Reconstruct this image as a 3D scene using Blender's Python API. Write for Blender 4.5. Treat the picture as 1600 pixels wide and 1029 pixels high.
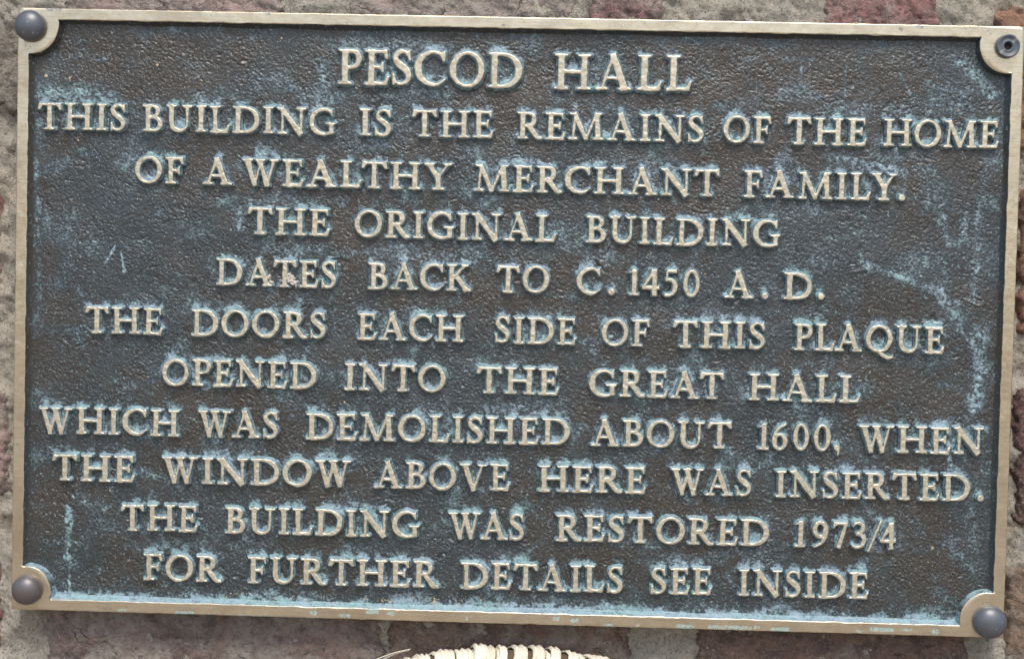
import bpy, math
import numpy as np
from mathutils import Matrix

# ------------------------------------------------------------------ camera, sky, sun, exposure
S = bpy.context.scene
for o in list(bpy.data.objects): bpy.data.objects.remove(o)
W, H = 0.48, 0.29108                       # plaque size in metres
PX = W / 1574.0                            # one survey unit on the plaque
CAM = (0.017088, -0.681832, 0.020019)
ROT = (1.536551, -0.023319, 0.024464)
FPX = 1600 * 50 / 36.0
cd = bpy.data.cameras.new('camera'); cam = bpy.data.objects.new('camera', cd)
S.collection.objects.link(cam); S.camera = cam
cam.location = CAM; cam.rotation_mode = 'XYZ'; cam.rotation_euler = ROT
cd.lens = 50; cd.sensor_width = 36; cd.clip_start = 0.01; cd.clip_end = 200
SUN_EL, SUN_AZ = 58.0, 8.0                 # azimuth measured from straight in front of the wall, towards the right
wd = bpy.data.worlds.new('World'); S.world = wd; wd.use_nodes = True
nt = wd.node_tree; bg = nt.nodes['Background']
sky = nt.nodes.new('ShaderNodeTexSky'); sky.sky_type = 'NISHITA'; sky.sun_disc = False
sky.sun_elevation = math.radians(SUN_EL); sky.sun_rotation = math.radians(180 - SUN_AZ)
sky.air_density = 1.0; sky.dust_density = 3.0; sky.ozone_density = 1.0
nt.links.new(sky.outputs[0], bg.inputs[0]); bg.inputs[1].default_value = 0.12
sl = bpy.data.lights.new('sun', 'SUN'); sun = bpy.data.objects.new('sun', sl); S.collection.objects.link(sun)
sl.energy = 1.5; sl.angle = math.radians(26); sl.color = (1.0, 0.96, 0.9)
sun.rotation_euler = (math.radians(90 - SUN_EL), 0, math.radians(SUN_AZ)); sun.location = (0.5, -2, 3)
S.view_settings.view_transform = 'Standard'; S.view_settings.look = 'None'
S.view_settings.exposure = 0.70; S.view_settings.gamma = 1.0
S.render.resolution_x = 1024; S.render.resolution_y = 658

# ------------------------------------------------------------------ helpers
rng = np.random.default_rng(7)
def rotm(a, b, c):
    ca, sa, cb, sb, cc, sc = np.cos(a), np.sin(a), np.cos(b), np.sin(b), np.cos(c), np.sin(c)
    X = np.array([[1,0,0],[0,ca,-sa],[0,sa,ca]]); Y = np.array([[cb,0,sb],[0,1,0],[-sb,0,cb]]); Z = np.array([[cc,-sc,0],[sc,cc,0],[0,0,1]])
    return Z @ Y @ X
_M = rotm(*ROT); _C = np.array(CAM)
def P(u, v, y):
    """survey point (u right, v down) -> (x, z) on the vertical plane at depth y"""
    d = _M @ np.array([(u - 800) / FPX, (514.5 - v) / FPX, -1.0])
    t = (y - _C[1]) / d[1]; q = _C + d * t
    return q[0], q[2]

def tile(seed, wl, aniso=1.0, octs=1, N=512, bw=0.35):
    """periodic noise tile, unit variance; wl = wavelength in cells"""
    r = np.random.default_rng(seed); out = np.zeros((N, N))
    fy = np.fft.fftfreq(N)[:, None]; fx = np.fft.fftfreq(N)[None, :]
    f = np.sqrt((fx * aniso) ** 2 + fy ** 2) + 1e-9
    for k in range(octs):
        g = np.fft.fft2(r.standard_normal((N, N))); w0 = 2.0 ** k / wl
        a = np.real(np.fft.ifft2(g * np.exp(-(np.log(f / w0)) ** 2 / (2 * bw * bw))))
        out += a / a.std() * 0.55 ** k
    return out / out.std()
def samp(T, u, v):
    N = T.shape[0]; u = np.asarray(u) % N; v = np.asarray(v) % N
    i = np.floor(u).astype(int); j = np.floor(v).astype(int); a = u - i; b = v - j
    i %= N; j %= N; i1 = (i + 1) % N; j1 = (j + 1) % N
    return (T[j, i] * (1-a) + T[j, i1] * a) * (1-b) + (T[j1, i] * (1-a) + T[j1, i1] * a) * b
def sst(a, b, x):
    t = np.clip((x - a) / (b - a), 0, 1); return t * t * (3 - 2 * t)

def mesh_obj(name, verts, faces, mat, parent=None, attrs=None, smooth=True):
    """faces: (n,4) int array or list of polygons"""
    me = bpy.data.meshes.new(name)
    if isinstance(faces, np.ndarray):
        nv, nf, k = len(verts), len(faces), faces.shape[1]
        me.vertices.add(nv); me.vertices.foreach_set('co', np.asarray(verts, np.float32).ravel())
        me.loops.add(nf * k); me.loops.foreach_set('vertex_index', faces.astype(np.int32).ravel())
        me.polygons.add(nf); me.polygons.foreach_set('loop_start', np.arange(0, nf * k, k, dtype=np.int32))
        me.update(calc_edges=True)
    else:
        me.from_pydata([tuple(v) for v in verts], [], faces); me.update()
    me.polygons.foreach_set('use_smooth', np.full(len(me.polygons), smooth))
    for an, av in (attrs or {}).items():
        at = me.attributes.new(an, 'FLOAT', 'POINT'); at.data.foreach_set('value', np.asarray(av, np.float32).ravel())
    if mat: me.materials.append(mat)
    o = bpy.data.objects.new(name, me); S.collection.objects.link(o)
    if parent: o.parent = parent
    return o
def grid_faces(nx, ny, keep=None):
    """grid with v index = j*nx+i; i right, j DOWN; faces look towards -y (the viewer)"""
    j, i = np.mgrid[0:ny-1, 0:nx-1]; a = (j * nx + i).ravel()
    F = np.stack([a, a + nx, a + nx + 1, a + 1], 1)
    if keep is not None: F = F[keep.ravel()]
    return F
def compact(V, F, attrs):
    used = np.zeros(len(V), bool); used[F.ravel()] = True
    idx = np.cumsum(used) - 1
    return V[used], idx[F], {k: np.asarray(a)[used] for k, a in attrs.items()}
def thing(name, label, cat, loc=(0, 0, 0), group=None):
    o = bpy.data.objects.new(name, None); S.collection.objects.link(o); o.location = loc
    o.empty_display_size = 0.05; o['label'] = label; o['category'] = cat
    if group: o['group'] = group
    return o

# ------------------------------------------------------------------ materials
class NT:
    def __init__(s, name):
        s.m = bpy.data.materials.new(name); s.m.use_nodes = True; s.t = s.m.node_tree
        s.b = s.t.nodes['Principled BSDF']; s.n = s.t.nodes; s.tc = s.n.new('ShaderNodeTexCoord')
        s.geo = s.n.new('ShaderNodeNewGeometry')
    def L(s, a, b): s.t.links.new(a, b)
    def map(s, scale=(1, 1, 1), rot=(0, 0, 0), src=None):
        m = s.n.new('ShaderNodeMapping'); m.inputs['Scale'].default_value = scale; m.inputs['Rotation'].default_value = rot
        s.L(src or s.geo.outputs['Position'], m.inputs[0]); return m.outputs[0]
    def noise(s, scale, det=4, rough=0.6, vec=None, dist=0.0):
        n = s.n.new('ShaderNodeTexNoise'); n.inputs['Scale'].default_value = scale; n.inputs['Detail'].default_value = det
        n.inputs['Roughness'].default_value = rough; n.inputs['Distortion'].default_value = dist
        s.L(vec or s.geo.outputs['Position'], n.inputs['Vector']); return n.outputs['Fac']
    def voro(s, scale, vec=None, feat='F1'):
        n = s.n.new('ShaderNodeTexVoronoi'); n.feature = feat; n.inputs['Scale'].default_value = scale
        s.L(vec or s.geo.outputs['Position'], n.inputs['Vector']); return n.outputs['Distance']
    def ramp(s, x, a, b, lo=0.0, hi=1.0):
        r = s.n.new('ShaderNodeMapRange'); r.interpolation_type = 'SMOOTHSTEP'
        for i, v in zip((1, 2, 3, 4), (a, b, lo, hi)): r.inputs[i].default_value = v
        s.L(x, r.inputs[0]); return r.outputs[0]
    def mix(s, f, a, b):
        m = s.n.new('ShaderNodeMix'); m.data_type = 'RGBA'
        for sock, v in ((m.inputs[0], f), (m.inputs[6], a), (m.inputs[7], b)):
            if isinstance(v, bpy.types.NodeSocket): s.L(v, sock)
            elif isinstance(v, float): sock.default_value = v
            else: sock.default_value = (*v, 1)
        return m.outputs[2]
    def math(s, op, a, b=0.0):
        m = s.n.new('ShaderNodeMath'); m.operation = op
        for sock, v in ((m.inputs[0], a), (m.inputs[1], b)):
            if isinstance(v, bpy.types.NodeSocket): s.L(v, sock)
            else: sock.default_value = v
        return m.outputs[0]
    def attr(s, name):
        a = s.n.new('ShaderNodeAttribute'); a.attribute_name = name; return a.outputs['Fac']
    def normz(s):
        x = s.n.new('ShaderNodeSeparateXYZ'); s.L(s.geo.outputs['Normal'], x.inputs[0]); return x.outputs[2]
    def bump(s, h, strength, dist):
        b = s.n.new('ShaderNodeBump'); b.inputs['Strength'].default_value = strength; b.inputs['Distance'].default_value = dist
        s.L(h, b.inputs['Height']); s.L(b.outputs[0], s.b.inputs['Normal'])
    def out(s, col=None, rough=None, metal=None, spec=None):
        for k, v in (('Base Color', col), ('Roughness', rough), ('Metallic', metal), ('Specular IOR Level', spec)):
            if v is None: continue
            if isinstance(v, bpy.types.NodeSocket): s.L(v, s.b.inputs[k])
            elif k == 'Base Color': s.b.inputs[k].default_value = (*v, 1)
            else: s.b.inputs[k].default_value = v
        return s.m

def dark_bronze(n):
    """shared colour chain of the unpolished cast surface; returns colour, mask of patina and painted glints"""
    lo = n.noise(14, 3, 0.6); mid = n.noise(90, 4, 0.65); fine = n.noise(900, 3, 0.7)
    p = n.attr('patina')
    slate = n.math('MINIMUM', n.math('ADD', n.ramp(lo, 0.38, 0.66, 0.05, 1), n.ramp(p, 0.05, 0.4, 0, 0.85)), 1.0)
    base = n.mix(slate, (0.066, 0.056, 0.044), (0.052, 0.066, 0.071))
    base = n.mix(n.ramp(mid, 0.45, 0.75, 0, 0.35), base, (0.080, 0.080, 0.072))
    base = n.mix(n.ramp(n.noise(330, 2, 0.6), 0.5, 0.72, 0, 0.6), base, (0.034, 0.023, 0.019))
    sp = n.math('ADD', n.math('MULTIPLY', n.noise(900, 3, 0.8), 0.65), n.math('MULTIPLY', n.noise(330, 2, 0.6), 0.35))
    pm = n.math('ADD', n.math('MULTIPLY', p, 0.95), n.math('MULTIPLY', n.math('SUBTRACT', sp, 0.5), 3.4))
    pm = n.math('MULTIPLY', n.ramp(pm, 0.18, 0.95), n.ramp(p, 0.0, 0.7, 0.30, 0.85))
    up = n.ramp(n.normz(), 0.22, 0.75, 0.0, 0.75)
    up = n.math('MULTIPLY', up, n.ramp(n.noise(260, 4, 0.7), 0.38, 0.58, 0.25, 1.0))
    pm = n.math('MAXIMUM', pm, up)
    glints = n.ramp(n.noise(760, 2, 0.7), 0.62, 0.70)  # random pale flecks that paint sparkle into the colour
    pm = n.math('MINIMUM', n.math('ADD', pm, n.math('MULTIPLY', glints, 0.6)), 1.0)
    pc = n.mix(n.ramp(n.noise(60, 3), 0.35, 0.65), (0.33, 0.45, 0.53), (0.29, 0.46, 0.48))
    return n.mix(pm, base, pc), pm, fine

def m_panel():
    n = NT('cast_bronze_ground'); col, pm, fine = dark_bronze(n)
    pm2 = n.ramp(n.attr('bare'), 0.4, 0.6)
    col = n.mix(pm2, col, (0.60, 0.44, 0.26))
    n.bump(n.math('ADD', fine, n.noise(420, 3, 0.7)), 0.7, 0.0005)
    return n.out(col, n.math('ADD', n.math('MULTIPLY', pm, 0.25), 0.26), n.math('SUBTRACT', 0.40, n.math('MULTIPLY', pm, 0.38)), 0.9)
def tan_metal(n, brush):
    g = n.noise(50, 4, 0.65)
    c = n.mix(n.ramp(g, 0.35, 0.68), (0.705, 0.605, 0.435), (0.590, 0.505, 0.360))
    st = n.noise(300, 3, 0.7, n.map(brush))
    c = n.mix(n.ramp(st, 0.40, 0.72, 0, 0.55), c, (0.74, 0.66, 0.51))
    c = n.mix(n.ramp(n.noise(520, 3, 0.7), 0.60, 0.72, 0, 0.65), c, (0.22, 0.20, 0.18))
    return c, st
def m_letter():
    n = NT('polished_letter_bronze'); d, pm, fine = dark_bronze(n)
    t, st = tan_metal(n, (1, 1, 1))
    f = n.attr('face'); f = n.ramp(n.math('ADD', f, n.math('MULTIPLY', n.math('SUBTRACT', n.noise(700, 3), 0.5), 0.9)), 0.36, 0.60)
    # verdigris creeping over some of the worn faces
    v = n.math('MULTIPLY', n.ramp(n.noise(450, 4, 0.8), 0.54, 0.66), 0.6)
    t = n.mix(v, t, (0.36, 0.46, 0.45))
    t = n.mix(n.ramp(n.noise(900, 3, 0.8), 0.60, 0.68, 0, 0.6), t, (0.16, 0.15, 0.14))
    t = n.mix(0.26, t, n.mix(n.noise(120, 3), (0.50, 0.50, 0.40), (0.42, 0.47, 0.42)))
    col = n.mix(f, d, t)
    n.bump(n.noise(800, 3, 0.7), 0.22, 0.0003)
    return n.out(col, 0.38, n.math('MULTIPLY', f, 0.5), 0.5)
def m_frame():
    n = NT('worn_frame_bronze'); d, pm, fine = dark_bronze(n)
    t, st = tan_metal(n, (1, 1, 1))
    t = n.mix(n.ramp(n.noise(60, 3, 0.7, n.map((.5, 1, 18))), 0.46, 0.70, 0, 0.35), t, (0.36, 0.33, 0.29))
    t = n.mix(n.ramp(n.noise(22, 4, 0.7), 0.50, 0.70, 0, 0.4), t, (0.42, 0.31, 0.21))
    v = n.attr('verdigris')
    vm = n.ramp(n.math('ADD', v, n.math('MULTIPLY', n.math('SUBTRACT', n.noise(700, 4, 0.8), 0.5), 2.6)), 0.55, 0.95)
    t = n.mix(n.math('MULTIPLY', vm, 0.9), t, n.mix(n.noise(500, 3), (0.25, 0.42, 0.40), (0.48, 0.62, 0.58)))
    dg = n.ramp(n.math('ADD', n.attr('ding'), n.math('MULTIPLY', n.math('SUBTRACT', n.noise(600, 4, 0.8), 0.5), 2.2)), 0.55, 0.9)
    t = n.mix(n.math('MULTIPLY', dg, 0.8), t, (0.22, 0.245, 0.26))
    f = n.attr('face'); f = n.ramp(n.math('ADD', f, n.math('MULTIPLY', n.math('SUBTRACT', n.noise(450, 3), 0.5), 0.5)), 0.35, 0.6)
    col = n.mix(f, d, t)
    n.bump(n.math('ADD', n.noise(260, 4, 0.7), n.math('MULTIPLY', vm, 0.5)), 0.35, 0.0004)
    return n.out(col, 0.27, n.math('MULTIPLY', f, n.math('SUBTRACT', 0.85, n.math('MULTIPLY', vm, 0.6))), 0.55)
def m_cap():
    n = NT('slate_plastic_cap')
    c = n.mix(n.ramp(n.noise(26, 4, 0.6), 0.42, 0.58), (0.072, 0.084, 0.100), (0.090, 0.070, 0.066))
    c = n.mix(n.ramp(n.noise(600, 2, 0.6), 0.66, 0.74, 0, 0.5), c, (0.4, 0.42, 0.42))
    n.bump(n.noise(300, 4, 0.7), 0.18, 0.0003)
    return n.out(c, 0.40, 0.0, 1.0)
def m_cup():
    n = NT('slate_plastic_cup'); g = n.attr('groove')
    c = n.mix(n.ramp(n.noise(200, 4, 0.6), 0.4, 0.65), (0.085, 0.110, 0.135), (0.12, 0.13, 0.135))
    c = n.mix(g, c, (0.28, 0.29, 0.27))
    n.bump(n.noise(400, 4, 0.7), 0.2, 0.0003)
    return n.out(c, 0.45, 0.0, 0.5)
def m_hole():
    n = NT('hole_shade_black'); return n.out(n.mix(n.noise(900), (0.006, 0.006, 0.007), (0.02, 0.017, 0.015)), 0.7, 0.3)  # near-black colour stands in for the shade inside the screw hole
def m_brick():
    n = NT('weathered_brick'); oi = n.n.new('ShaderNodeObjectInfo')
    c = oi.outputs['Color']
    dk = n.n.new('ShaderNodeHueSaturation'); dk.inputs['Value'].default_value = 0.62; dk.inputs['Saturation'].default_value = 0.85; n.L(c, dk.inputs['Color'])
    c = n.mix(n.ramp(n.noise(55, 5, 0.7, dist=0.5), 0.42, 0.62), c, dk.outputs[0])
    gm = n.attr('lime')
    g = n.ramp(n.math('ADD', n.noise(42, 5, 0.72, dist=0.8), n.math('SUBTRACT', gm, 0.5)), 0.42, 0.66)
    gc = n.mix(n.noise(160, 4, 0.7), (0.33, 0.29, 0.24), (0.60, 0.55, 0.48))
    c = n.mix(n.math('MULTIPLY', n.math('MULTIPLY', g, n.ramp(n.noise(300, 4, 0.8), 0.34, 0.56, 0.3, 1)), 0.9), c, gc)
    c = n.mix(n.ramp(n.noise(420, 4, 0.75), 0.56, 0.72, 0, 0.65), c, (0.09, 0.08, 0.07))
    cr = n.voro(60, n.map((1, 1, 1.9)), 'DISTANCE_TO_EDGE')
    cm = n.math('MULTIPLY', n.ramp(n.math('ADD', cr, n.math('MULTIPLY', n.math('SUBTRACT', n.noise(150, 3), 0.5), 0.05)), 0.002, 0.018, 1, 0), n.ramp(n.noise(60, 3), 0.54, 0.64))
    c = n.mix(n.math('MULTIPLY', cm, 0.5), c, (0.05, 0.045, 0.04))
    c = n.mix(n.ramp(n.noise(700, 3, 0.8), 0.50, 0.62, 0, 0.5), c, (0.42, 0.38, 0.34))
    c = n.mix(n.ramp(n.noise(230, 5, 0.8, n.map((1, 1, 1), (.4, 1, 2))), 0.50, 0.66, 0, 0.55), c, (0.13, 0.10, 0.09))
    h = n.math('SUBTRACT', n.math('ADD', n.noise(240, 6, 0.75), n.math('MULTIPLY', n.noise(900, 3, 0.7), 0.35)), n.math('MULTIPLY', cm, 0.5))
    n.bump(h, 1.0, 0.004)
    return n.out(c, 0.93, 0, 0.25)
def m_mortar():
    n = NT('sandy_lime_mortar')
    c = n.mix(n.ramp(n.noise(45, 4, 0.7), 0.35, 0.65), (0.48, 0.425, 0.34), (0.38, 0.355, 0.295))
    c = n.mix(n.ramp(n.noise(650, 3, 0.75), 0.42, 0.68, 0, 0.75), c, (0.58, 0.54, 0.46))
    c = n.mix(n.ramp(n.noise(750, 4, 0.75, n.map((1, 1, 1), (1, 2, 0.5))), 0.54, 0.66, 0, 0.85), c, (0.07, 0.065, 0.055))
    c = n.mix(n.ramp(n.voro(300), 0.12, 0.2, 0.8, 0), c, (0.34, 0.24, 0.15))
    h = n.math('ADD', n.noise(300, 6, 0.8), n.math('MULTIPLY', n.noise(1100, 3, 0.7), 0.5))
    n.bump(h, 0.9, 0.0022)
    return n.out(c, 0.95, 0, 0.2)
def m_straw():
    n = NT('pale_straw'); oi = n.n.new('ShaderNodeObjectInfo')
    c = n.mix(oi.outputs['Random'], (0.80, 0.76, 0.62), (0.62, 0.56, 0.43))
    st = n.noise(260, 3, 0.7, n.map((3.5, 3.5, 0.5), (0, 0.35, 0)))
    c = n.mix(n.ramp(st, 0.42, 0.66, 0, 0.55), c, (0.88, 0.86, 0.76))
    c = n.mix(n.ramp(n.noise(130, 4), 0.60, 0.75, 0, 0.5), c, (0.34, 0.26, 0.18))
    c = n.mix(n.ramp(n.noise(700, 3, 0.7, n.map((2.5, 2.5, 0.4), (0, 0.5, 0))), 0.5, 0.64, 0, 0.5), c, (0.42, 0.33, 0.22))
    n.bump(st, 0.5, 0.0006)
    return n.out(c, 0.6, 0, 0.4)
def m_splash():
    n = NT('cement_splash'); c = n.mix(n.noise(500, 4, 0.7), (0.44, 0.41, 0.36), (0.66, 0.62, 0.56))
    n.bump(n.noise(700, 4, 0.75), 0.8, 0.0008); return n.out(c, 0.9, 0, 0.2)
M_PANEL, M_LETTER, M_FRAME, M_CAP, M_CUP, M_HOLE = m_panel(), m_letter(), m_frame(), m_cap(), m_cup(), m_hole()
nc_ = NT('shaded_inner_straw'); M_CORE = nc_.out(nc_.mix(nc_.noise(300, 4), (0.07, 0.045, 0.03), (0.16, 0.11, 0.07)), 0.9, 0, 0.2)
M_BRICK, M_MORTAR, M_STRAW, M_SPLASH = m_brick(), m_mortar(), m_straw(), m_splash()

# ------------------------------------------------------------------ brick wall
WY = 0.0140                                # mean face of the bricks (plaque front is y = 0)
wall = thing('brick_wall', 'old weathered brick wall with wide rough mortar joints behind the bronze plaque', 'wall')
TB1, TB2, TB3 = tile(21, 60, 1, 3), tile(22, 16, 1, 3), tile(23, 90, 1, 2)

BRK = []                                    # (u0, v0, u1, v1, colour, lime, dy, cell)
PINK = (0.56, 0.40, 0.355); RED = (0.46, 0.24, 0.22); ORANGE = (0.52, 0.27, 0.165); BROWN = (0.31, 0.20, 0.155)
DULL = (0.37, 0.26, 0.225); DARK = (0.20, 0.11, 0.095); GREY = (0.36, 0.315, 0.25)
near = [(98, -150, 448, 70, PINK, 0.52, 0, 4), (540, -150, 905, 72, PINK, 0.66, 0, 4), (916, -145, 1044, 68, RED, 0.50, .001, 4),
        (1284, -140, 1472, 80, RED, 0.50, 0, 4), (1553, 10, 2130, 236, ORANGE, 0.30, -.001, 5), (-640, 22, 42, 178, GREY, 0.55, -.001, 4),
        (-700, 602, 16, 784, PINK, 0.50, 0, 4), (-700, 872, 5, 1090, RED, 0.45, 0, 4),
        (64, 900, 600, 1105, DULL, 0.55, 0, 4), (600, 903, 988, 1110, BROWN, 0.47, .0005, 4),
        (1084, 905, 1516, 1120, BROWN, 0.42, .0005, 4), (1566, 884, 2150, 1110, (0.32, 0.22, 0.155), 0.50, -.002, 4),
        (1590, 292, 2140, 528, (0.38, 0.20, 0.13), 0.35, -.001, 5), (1584, 604, 2130, 826, DARK, 0.32, -.001, 4),
        (60, 300, 1500, 520, DULL, 0.5, .003, 30), (60, 600, 1500, 800, DULL, 0.5, .003, 30)]
BRK += near
r2 = np.random.default_rng(11)
def course(v0, v1, ua, ub, off):
    u = ua + off
    while u < ub:
        w = 660 + r2.uniform(-30, 30) if r2.random() < 0.6 else 330 + r2.uniform(-15, 15)
        c = [PINK, RED, DULL, BROWN, (0.38, 0.2, 0.13), GREY][r2.integers(6)]
        BRK.append((u, v0 + r2.uniform(-8, 8), min(u + w, ub + 200), v1 + r2.uniform(-8, 8), c, r2.uniform(.35, .6), r2.uniform(-.001, .001), 18))
        u += w + r2.uniform(45, 80)
for k in range(4): course(-440 - k * 285, -225 - k * 285, -1900, 3300, -r2.uniform(0, 400))
for k in range(4): course(1180 + k * 285, 1395 + k * 285, -1900, 3300, -r2.uniform(0, 400))
for v in (-140, 140, 330, 610, 890):
    if v not in (140,): course(v, v + 200, -2500, -900, 0)
    course(v, v + 200, 2210, 3300, 0)
course(-150, 70, 1720, 2150, 0); course(-150, -20, -640, -80, 0); course(250, 500, -640, -200, 0)

def brick(u0, v0, u1, v1, col, lime, dy, cell, seed):
    y0 = WY + dy
    x0, z0 = P(u0, v0, y0); x1, z1 = P(u1, v1, y0)
    xa, za = P(u1, v0, y0); xb, zb = P(u0, v1, y0)
    ext = 6
    nx = int((u1 - u0 + 2 * ext) / cell) + 2; ny = int((v1 - v0 + 2 * ext) / cell) + 2
    s = np.linspace(-ext / (u1 - u0), 1 + ext / (u1 - u0), nx)[None, :] * np.ones((ny, 1))
    t = np.linspace(-ext / (v1 - v0), 1 + ext / (v1 - v0), ny)[:, None] * np.ones((1, nx))
    X = (x0 * (1-s) + xa * s) * (1-t) + (xb * (1-s) + x1 * s) * t
    Z = (z0 * (1-s) + za * s) * (1-t) + (zb * (1-s) + z1 * s) * t
    U = u0 + s * (u1 - u0) + seed * 131; V = v0 + t * (v1 - v0) + seed * 71
    rad = 16
    du = np.abs(s - 0.5) * (u1 - u0) - (u1 - u0) / 2 + rad; dv = np.abs(t - 0.5) * (v1 - v0) - (v1 - v0) / 2 + rad
    sd = np.hypot(np.maximum(du, 0), np.maximum(dv, 0)) + np.minimum(np.maximum(du, dv), 0) - rad
    sd = sd + 2.6 * samp(TB1, U * 1.3, V * 1.3) + 1.2 * samp(TB2, U, V)
    edge = sst(-10, 4, sd)
    Y = y0 + 0.0006 * samp(TB1, U, V) + 0.00035 * samp(TB2, U * 1.5, V * 1.5) + 0.010 * edge
    # spalled hollows
    Y += 0.0010 * sst(0.4, 1.2, samp(TB3, U * 0.9, V * 0.9))
    V3 = np.stack([X, Y, Z], -1).reshape(-1, 3); F = grid_faces(nx, ny)
    # skirt to give the brick its depth
    ring = np.concatenate([np.arange(nx), np.arange(1, ny) * nx + nx - 1, (ny - 1) * nx + np.arange(nx - 2, -1, -1), np.arange(ny - 2, 0, -1) * nx])
    back = V3[ring].copy(); back[:, 1] = y0 + 0.09; n0 = len(V3); m = len(ring)
    k = np.arange(m); kn = (k + 1) % m
    F2 = np.stack([ring[k], ring[kn], n0 + kn, n0 + k], 1)
    o = mesh_obj('brick', np.vstack([V3, back]), np.vstack([F, F2]), M_BRICK, wall,
                 {'lime': np.concatenate([np.clip(lime + 0.16 * edge.ravel(), 0, 1), np.full(m, lime)])})
    o.color = (*col, 1)
for i, b in enumerate(BRK): brick(*b, seed=i + 1)

# mortar sheet: fine near the plaque, the same sheet carried on coarsely around it
def mortar():
    us = np.concatenate([np.linspace(-2600, -80, 70)[:-1], np.arange(-80, 1680, 5.0), np.linspace(1680, 3500, 60)])
    vs = np.concatenate([np.linspace(-1400, -60, 50)[:-1], np.arange(-60, 1100, 5.0), np.linspace(1100, 2500, 50)])
    U, V = np.meshgrid(us, vs); d = _M @ np.stack([(U - 800).ravel() / FPX, (514.5 - V).ravel() / FPX, -np.ones(U.size)])
    yb = WY + 0.0030; t = (yb - _C[1]) / d[1]; X = _C[0] + d[0] * t; Z = _C[2] + d[2] * t
    u, v = U.ravel(), V.ravel()
    Y = yb + 0.0009 * samp(TB1, u * .8, v * .8) + 0.0005 * samp(TB2, u * 1.1, v * 1.1)
    # the cracked, lumpy dab of mortar left of the plaque
    dab = np.exp(-((u + 20) / 110.0) ** 2 - ((v - 100) / 130.0) ** 2)
    ck = np.abs(samp(TB2, u * .45 + 40, v * .8))
    Y += dab * (0.0035 * sst(0.28, 0.0, ck) - 0.0022)
    # smears of mortar wiped over the bricks above the plaque
    for cu, cv, su, sv, a in ((1160, 10, 120, 60, .0034), (495, 10, 50, 60, .0028), (700, 15, 40, 50, .0018), (860, 10, 60, 60, .0024), (1512, 10, 40, 60, .002), (1036, 1000, 40, 60, .0015), (1545, 1010, 26, 50, .004), (30, 1000, 32, 120, .003)):
        Y -= a * np.exp(-((u - cu) / su) ** 4 - ((v - cv) / sv) ** 4)
    F = grid_faces(len(us), len(vs))
    mesh_obj('mortar', np.stack([X, Y, Z], 1), F, M_MORTAR, wall)
mortar()

# ------------------------------------------------------------------ glyphs (unit = cap height, y up)
def spoly(pts):
    pts = np.array(pts, float)
    def f(x, y):
        d = np.full(x.shape, 1e9); ins = np.zeros(x.shape, bool); n = len(pts)
        for i in range(n):
            a, b = pts[i], pts[(i + 1) % n]; ex, ey = b - a; wx, wy = x - a[0], y - a[1]
            t = np.clip((wx * ex + wy * ey) / (ex * ex + ey * ey + 1e-12), 0, 1)
            d = np.minimum(d, np.hypot(wx - ex * t, wy - ey * t))
            c = ((a[1] <= y) & (b[1] > y)) | ((b[1] <= y) & (a[1] > y))
            xi = a[0] + (y - a[1]) / (ey if abs(ey) > 1e-12 else 1e-12) * ex
            ins ^= c & (x < xi)
        return np.where(ins, -d, d)
    return f
def L(x0, y0, x1, y1, w0, w1=None):
    w1 = w0 if w1 is None else w1; dx, dy = x1 - x0, y1 - y0; l = math.hypot(dx, dy); nx, ny = -dy / l, dx / l
    return spoly([(x0 + nx*w0/2, y0 + ny*w0/2), (x1 + nx*w1/2, y1 + ny*w1/2), (x1 - nx*w1/2, y1 - ny*w1/2), (x0 - nx*w0/2, y0 - ny*w0/2)])
def K(pts, closed=False):
    """smooth stroke of varying width through (x, y, w)"""
    p = np.array(pts, float); n = len(p); out = []
    for i in range(n - 1):
        p0, p1, p2, p3 = p[max(i-1, 0)], p[i], p[i+1], p[min(i+2, n-1)]
        for t in np.linspace(0, 1, 6)[:-1]:
            out.append(0.5 * ((2*p1) + (-p0+p2)*t + (2*p0-5*p1+4*p2-p3)*t*t + (-p0+3*p1-3*p2+p3)*t**3))
    out.append(p[-1]); q = np.array(out)
    def f(x, y):
        d = np.full(x.shape, 1e9)
        for a, b in zip(q[:-1], q[1:]):
            ex, ey = b[:2] - a[:2]; wx, wy = x - a[0], y - a[1]
            t = np.clip((wx*ex + wy*ey) / (ex*ex + ey*ey + 1e-12), 0, 1)
            d = np.minimum(d, np.hypot(wx - ex*t, wy - ey*t) - (a[2]*(1-t) + b[2]*t) / 2)
        return d
    return f
def EL(cx, cy, rx, ry, tilt=0):
    t = np.linspace(0, 2*np.pi, 49)[:-1]; c, s = math.cos(tilt), math.sin(tilt)
    return spoly([(cx + rx*math.cos(a)*c - ry*math.sin(a)*s, cy + rx*math.cos(a)*s + ry*math.sin(a)*c) for a in t])
def RING(cx, cy, rx, ry, ix, iy, tilt=0.0):
    o, i = EL(cx, cy, rx, ry), EL(cx, cy, ix, iy, tilt)
    return lambda x, y: np.maximum(o(x, y), -i(x, y))
TK, TN, SH = 0.175, 0.088, 0.052
def SF(x, y, hl=0.19, hr=None):             # bracketed slab serif at the foot (y=0) or head (y=1)
    hr = hl if hr is None else hr
    if y < 0.5: return spoly([(x-hl, 0), (x+hr, 0), (x+hr-.01, SH), (x+.10, SH+.03), (x-.10, SH+.03), (x-hl+.01, SH)])
    return spoly([(x-hl, 1), (x+hr, 1), (x+hr-.01, 1-SH), (x+.10, 1-SH-.03), (x-.10, 1-SH-.03), (x-hl+.01, 1-SH)])
def ST(x, w=TK): return L(x, 0.01, x, 0.99, w)
BOWLP = lambda: K([(.22,.95,.085), (.40,.955,.09), (.56,.88,.15), (.60,.72,.175), (.54,.56,.14), (.40,.49,.09), (.25,.485,.075)])
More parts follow.
